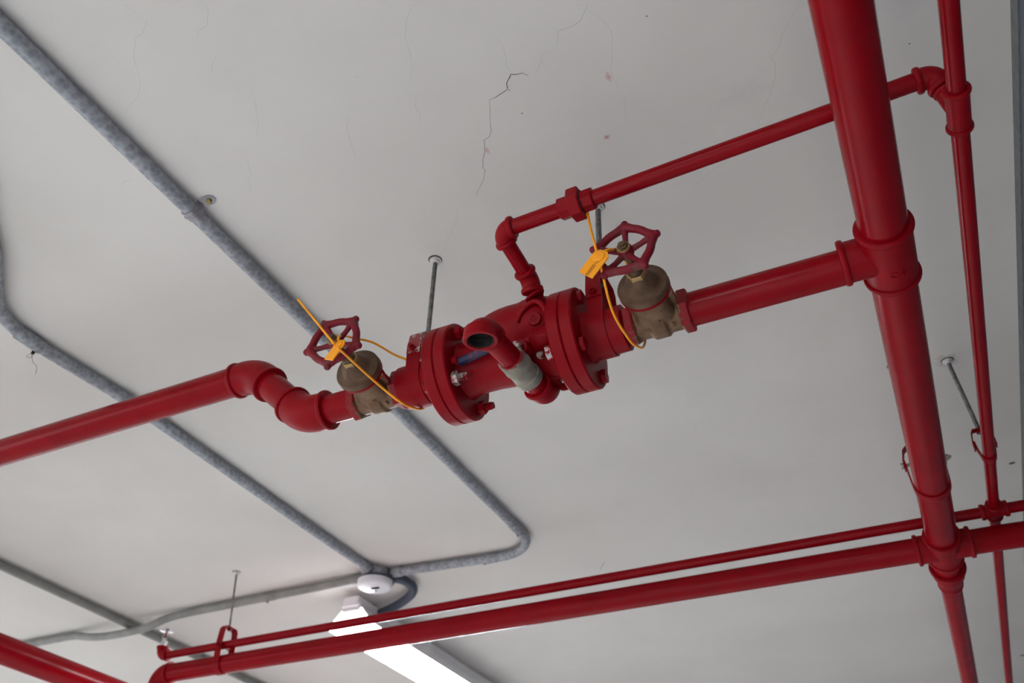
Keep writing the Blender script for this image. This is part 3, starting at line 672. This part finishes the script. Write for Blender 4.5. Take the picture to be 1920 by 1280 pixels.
# round junction box with white cover
t = thing('junction_box', 'round ceiling junction box with a white disc cover above the lamp', 'electrical box', BOX)
MB().cyl((BOX.x, BOX.y, 1.885), (BOX.x, BOX.y, CEIL), 0.074, 40, 0.003).build('box_body', galv, t)
MB().cyl((BOX.x + 0.006, BOX.y + 0.006, 1.872), (BOX.x + 0.006, BOX.y + 0.006, 1.886), 0.094, 40, 0.002).build('gasket', rubber, t)
cvr = MB().lathe((BOX.x, BOX.y, 1.836), Z1, [(0, 0.070), (0.002, 0.083), (0.008, 0.090), (0.020, 0.093), (0.036, 0.093)], 48).build('cover', box_white, t)
MB().box((BOX.x + 0.006, BOX.y, 1.835), (0.022, 0.009, 0.003), bev=0.001).build('cover_slot', dark_iron, cvr)
MB().cyl((BOX.x - 0.012, BOX.y + 0.035, 1.8335), (BOX.x - 0.012, BOX.y + 0.035, 1.838), 0.004, 12).build('cover_screw', dark_iron, cvr)

# ------------------------------------------------------------------ lamp
LX0, LX1, LY0, LY1, LH = -2.985, -2.688, 3.905, 6.35, 1.752
lc = (LX0 + LX1) / 2
t = thing('ceiling_lamp', 'lit fluorescent batten lamp with a white reflector at the bottom of the picture', 'lamp', (lc, (LY0 + LY1) / 2, CEIL))
# housing against the ceiling
MB().box((lc + 0.01, (LY0 + LY1) / 2 - 0.01, 1.878), (0.052, (LY1 - LY0) / 2 + 0.02, 0.030), bev=0.006).build('housing', lamp_white, t)
for yy in (LY0 + 0.2, LY1 - 0.2): MB().cyl((lc + 0.01, yy, 1.90), (lc + 0.01, yy, CEIL), 0.012, 16).build('fixing_stud', strap_metal, t)
# reflector wings
R = []
for yy in (LY0, LY1):
    R.append([V(LX0, yy, LH), V(lc - 0.055, yy, 1.846), V(lc + 0.075, yy, 1.846), V(LX1, yy, LH), V(LX1 - 0.002, yy, LH - 0.001), V(lc + 0.073, yy, 1.8425), V(lc - 0.053, yy, 1.8425), V(LX0 + 0.002, yy, LH - 0.001)])
MB().rings(R).build('reflector', lamp_white, t)
# luminous wrap diffuser filling the reflector
R = []
for yy in (LY0 + 0.001, LY1 - 0.001):
    R.append([V(LX0 + 0.006, yy, LH), V(lc - 0.052, yy, 1.840), V(lc + 0.070, yy, 1.840), V(LX1 - 0.006, yy, LH), V(lc, yy, LH - 0.012)])
MB().rings(R).build('lit_diffuser', lamp_glow, t)
for yy in (LY0 - 0.0015, LY1 + 0.0015):
    m = MB(); m.poly([(LX0 + 0.004, yy, LH - 0.002), (lc - 0.054, yy, 1.843), (lc + 0.074, yy, 1.843), (LX1 - 0.004, yy, LH - 0.002)], Y1 * 0.002); m.build('end_plate', lamp_end if yy < LY0 else lamp_white, t)
MB().box((lc + 0.01, LY0 + 0.004, 1.850), (0.058, 0.022, 0.030), bev=0.008).build('end_cap', lamp_white, t)
lamp_root = t
for (dx, dy, lb) in ((0, -8.3, 'added unseen fluorescent batten lamp on the ceiling behind the photographer'),
                     (2.2, -8.3, 'added unseen fluorescent batten lamp near the right wall, behind the photographer')):
    r_ = lamp_root.copy(); COL.objects.link(r_); r_.location = lamp_root.location + Vector((dx, dy, 0)); r_['label'] = lb  # invented out-of-view copies of the lamp, added to light the room
    for ch in list(lamp_root.children):
        c_ = ch.copy(); COL.objects.link(c_); c_.parent = r_
# flexible lead from box to lamp
t = thing('flexible_conduit', 'dark flexible lead looping from the round box to the lamp', 'conduit', (-2.5, 3.80, 1.86))
pts = smooth_path([(-2.490, 3.740, 1.905), (-2.435, 3.785, 1.900), (-2.43, 3.880, 1.896), (-2.50, 3.975, 1.896), (-2.64, 4.06, 1.890), (-2.772, 4.10, 1.880)], 14)
MB().tube(pts, [0.024 + 0.002 * (i % 2) for i in range(len(pts))], 20).build('lead', rubber, t)

# ------------------------------------------------------------------ numbered plastic seals
def seal(label, tail, tagc, tagx, tagy, loop1, loop2, text, L_=0.070, W_=0.040):
    tc = V(tagc); X = V(tagx).normalized(); Y = (V(tagy) - X * V(tagy).dot(X)).normalized(); Z = X.cross(Y)
    t = thing('seal_tag', label, 'security seal', tc)
    h = L_ / 2; k = W_ / 2
    pl = [(-h, -k), (h - 0.012, -k), (h, -k + 0.012), (h, k - 0.010), (h - 0.010, k), (-h + 0.004, k)]
    plate = MB().poly([tc + X * a + Y * b_ for a, b_ in pl], Z * 0.0028).build('tag_plate', yellow, t)
    for sg in (1, -1): MB().lathe(tc + X * (h - 0.019) + Y * 0.003, Z * sg, [(0.001, 0.0155), (0.0035, 0.0150), (0.0045, 0.0125)], 28, rot=0.1).build('lock_boss', yellow, plate)
    MB().tube(smooth_path(tail, 8), 0.0033, 10, flat=1.0).build('strap_tail', yellow, t)
    MB().tube(smooth_path(loop1, 8), 0.0033, 10).build('strap_loop', yellow, t)
    if loop2: MB().tube(smooth_path(loop2, 8), 0.0033, 10).build('strap_end', yellow, t)
    return plate, tc, X, Y, Z
# right seal: plate seen flat-on with its number
A = V(-0.4905, 1.4224, 1.3798); B = V(-0.4405, 1.4224, 1.4377)
tc = (A + B) / 2
t, tc, X, Y, Z = seal('orange-yellow numbered seal tag hanging at the right handwheel', 
    [V(-0.4827, 1.4401, 1.6245), V(-0.4728, 1.4342, 1.5304), V(-0.4611, 1.4244, 1.4587), V(-0.4571, 1.4224, 1.4342)],
    tc, B - A, (-0.8, 0.0, 0.6),
    [V(-0.4552, 1.4244, 1.4274), V(-0.4552, 1.4372, 1.4028), V(-0.474, 1.56, 1.372), V(-0.466, 1.655, 1.35), V(-0.462, 1.715, 1.37), V(-0.461, 1.762, 1.402), V(-0.46, 1.788, 1.45), V(-0.458, 1.76, 1.505), V(-0.44, 1.68, 1.53), V(-0.43, 1.6, 1.525), V(-0.425, 1.5, 1.5), V(-0.4287, 1.4372, 1.4519), V(-0.4434, 1.4244, 1.4401)],
    None, '0000018', 0.078, 0.045)
nz = Z if Z.dot(V(0.0, 0.981, 0.0)) < 0 else -Z
text_obj('0000018', 0.0135, tc - X * 0.0135 - Y * 0.004 + nz * 0.0016, X, Y if X.cross(Y).dot(nz) > 0 else -Y, ink, t, 0.0003)
# left seal: plate seen edge-ways
A = V(-1.1973, 1.4167, 1.3494); B = V(-1.1661, 1.4254, 1.4157)
t, tc, X, Y, Z = seal('orange-yellow seal tag on the left handwheel, its long tail sticking up to the left',
    [V(-1.3494, 1.4254, 1.6214), V(-1.2733, 1.4235, 1.5191), V(-1.2012, 1.4186, 1.4215), V(-1.1875, 1.4186, 1.4021)],
    (A + B) / 2, B - A, (-0.70, 0.195, 0.70),
    [V(-1.1778, 1.4186, 1.3894), V(-1.1622, 1.4235, 1.3738), V(-1.168, 1.58, 1.388), V(-1.131, 1.66, 1.358), V(-1.118, 1.715, 1.366), V(-1.12, 1.765, 1.396), V(-1.128, 1.798, 1.45), V(-1.133, 1.765, 1.512), V(-1.13, 1.7, 1.518), V(-1.164, 1.66, 1.529), V(-1.2, 1.6, 1.542), V(-1.226, 1.55, 1.53), V(-1.224, 1.495, 1.498), V(-1.1817, 1.4254, 1.4293), V(-1.1758, 1.4196, 1.4118)],
    None, '', 0.070, 0.038)

GROUPS = {'sprinkler_pipe': 'red painted pipes of the sprinkler line', 'pipe_elbow': 'red pipe elbows', 'pipe_tee': 'red pipe tees', 'pipe_cross': 'red four-way pipe crosses',
          'gate_valve': 'bronze gate valves beside the check valve', 'pipe_flange': 'outer flanges of the check valve', 'pipe_hanger': 'rod hangers carrying the red pipes',
          'conduit': 'grey electrical conduits on the ceiling', 'ceiling_lamp': 'fluorescent batten lamps', 'seal_tag': 'orange-yellow security seals on the handwheels'}
for o in list(COL.objects):
    if o.parent is None and 'label' in o and o.name.split('.')[0] in GROUPS: o['group'] = GROUPS[o.name.split('.')[0]]
    if '_base' in o: del o['_base']
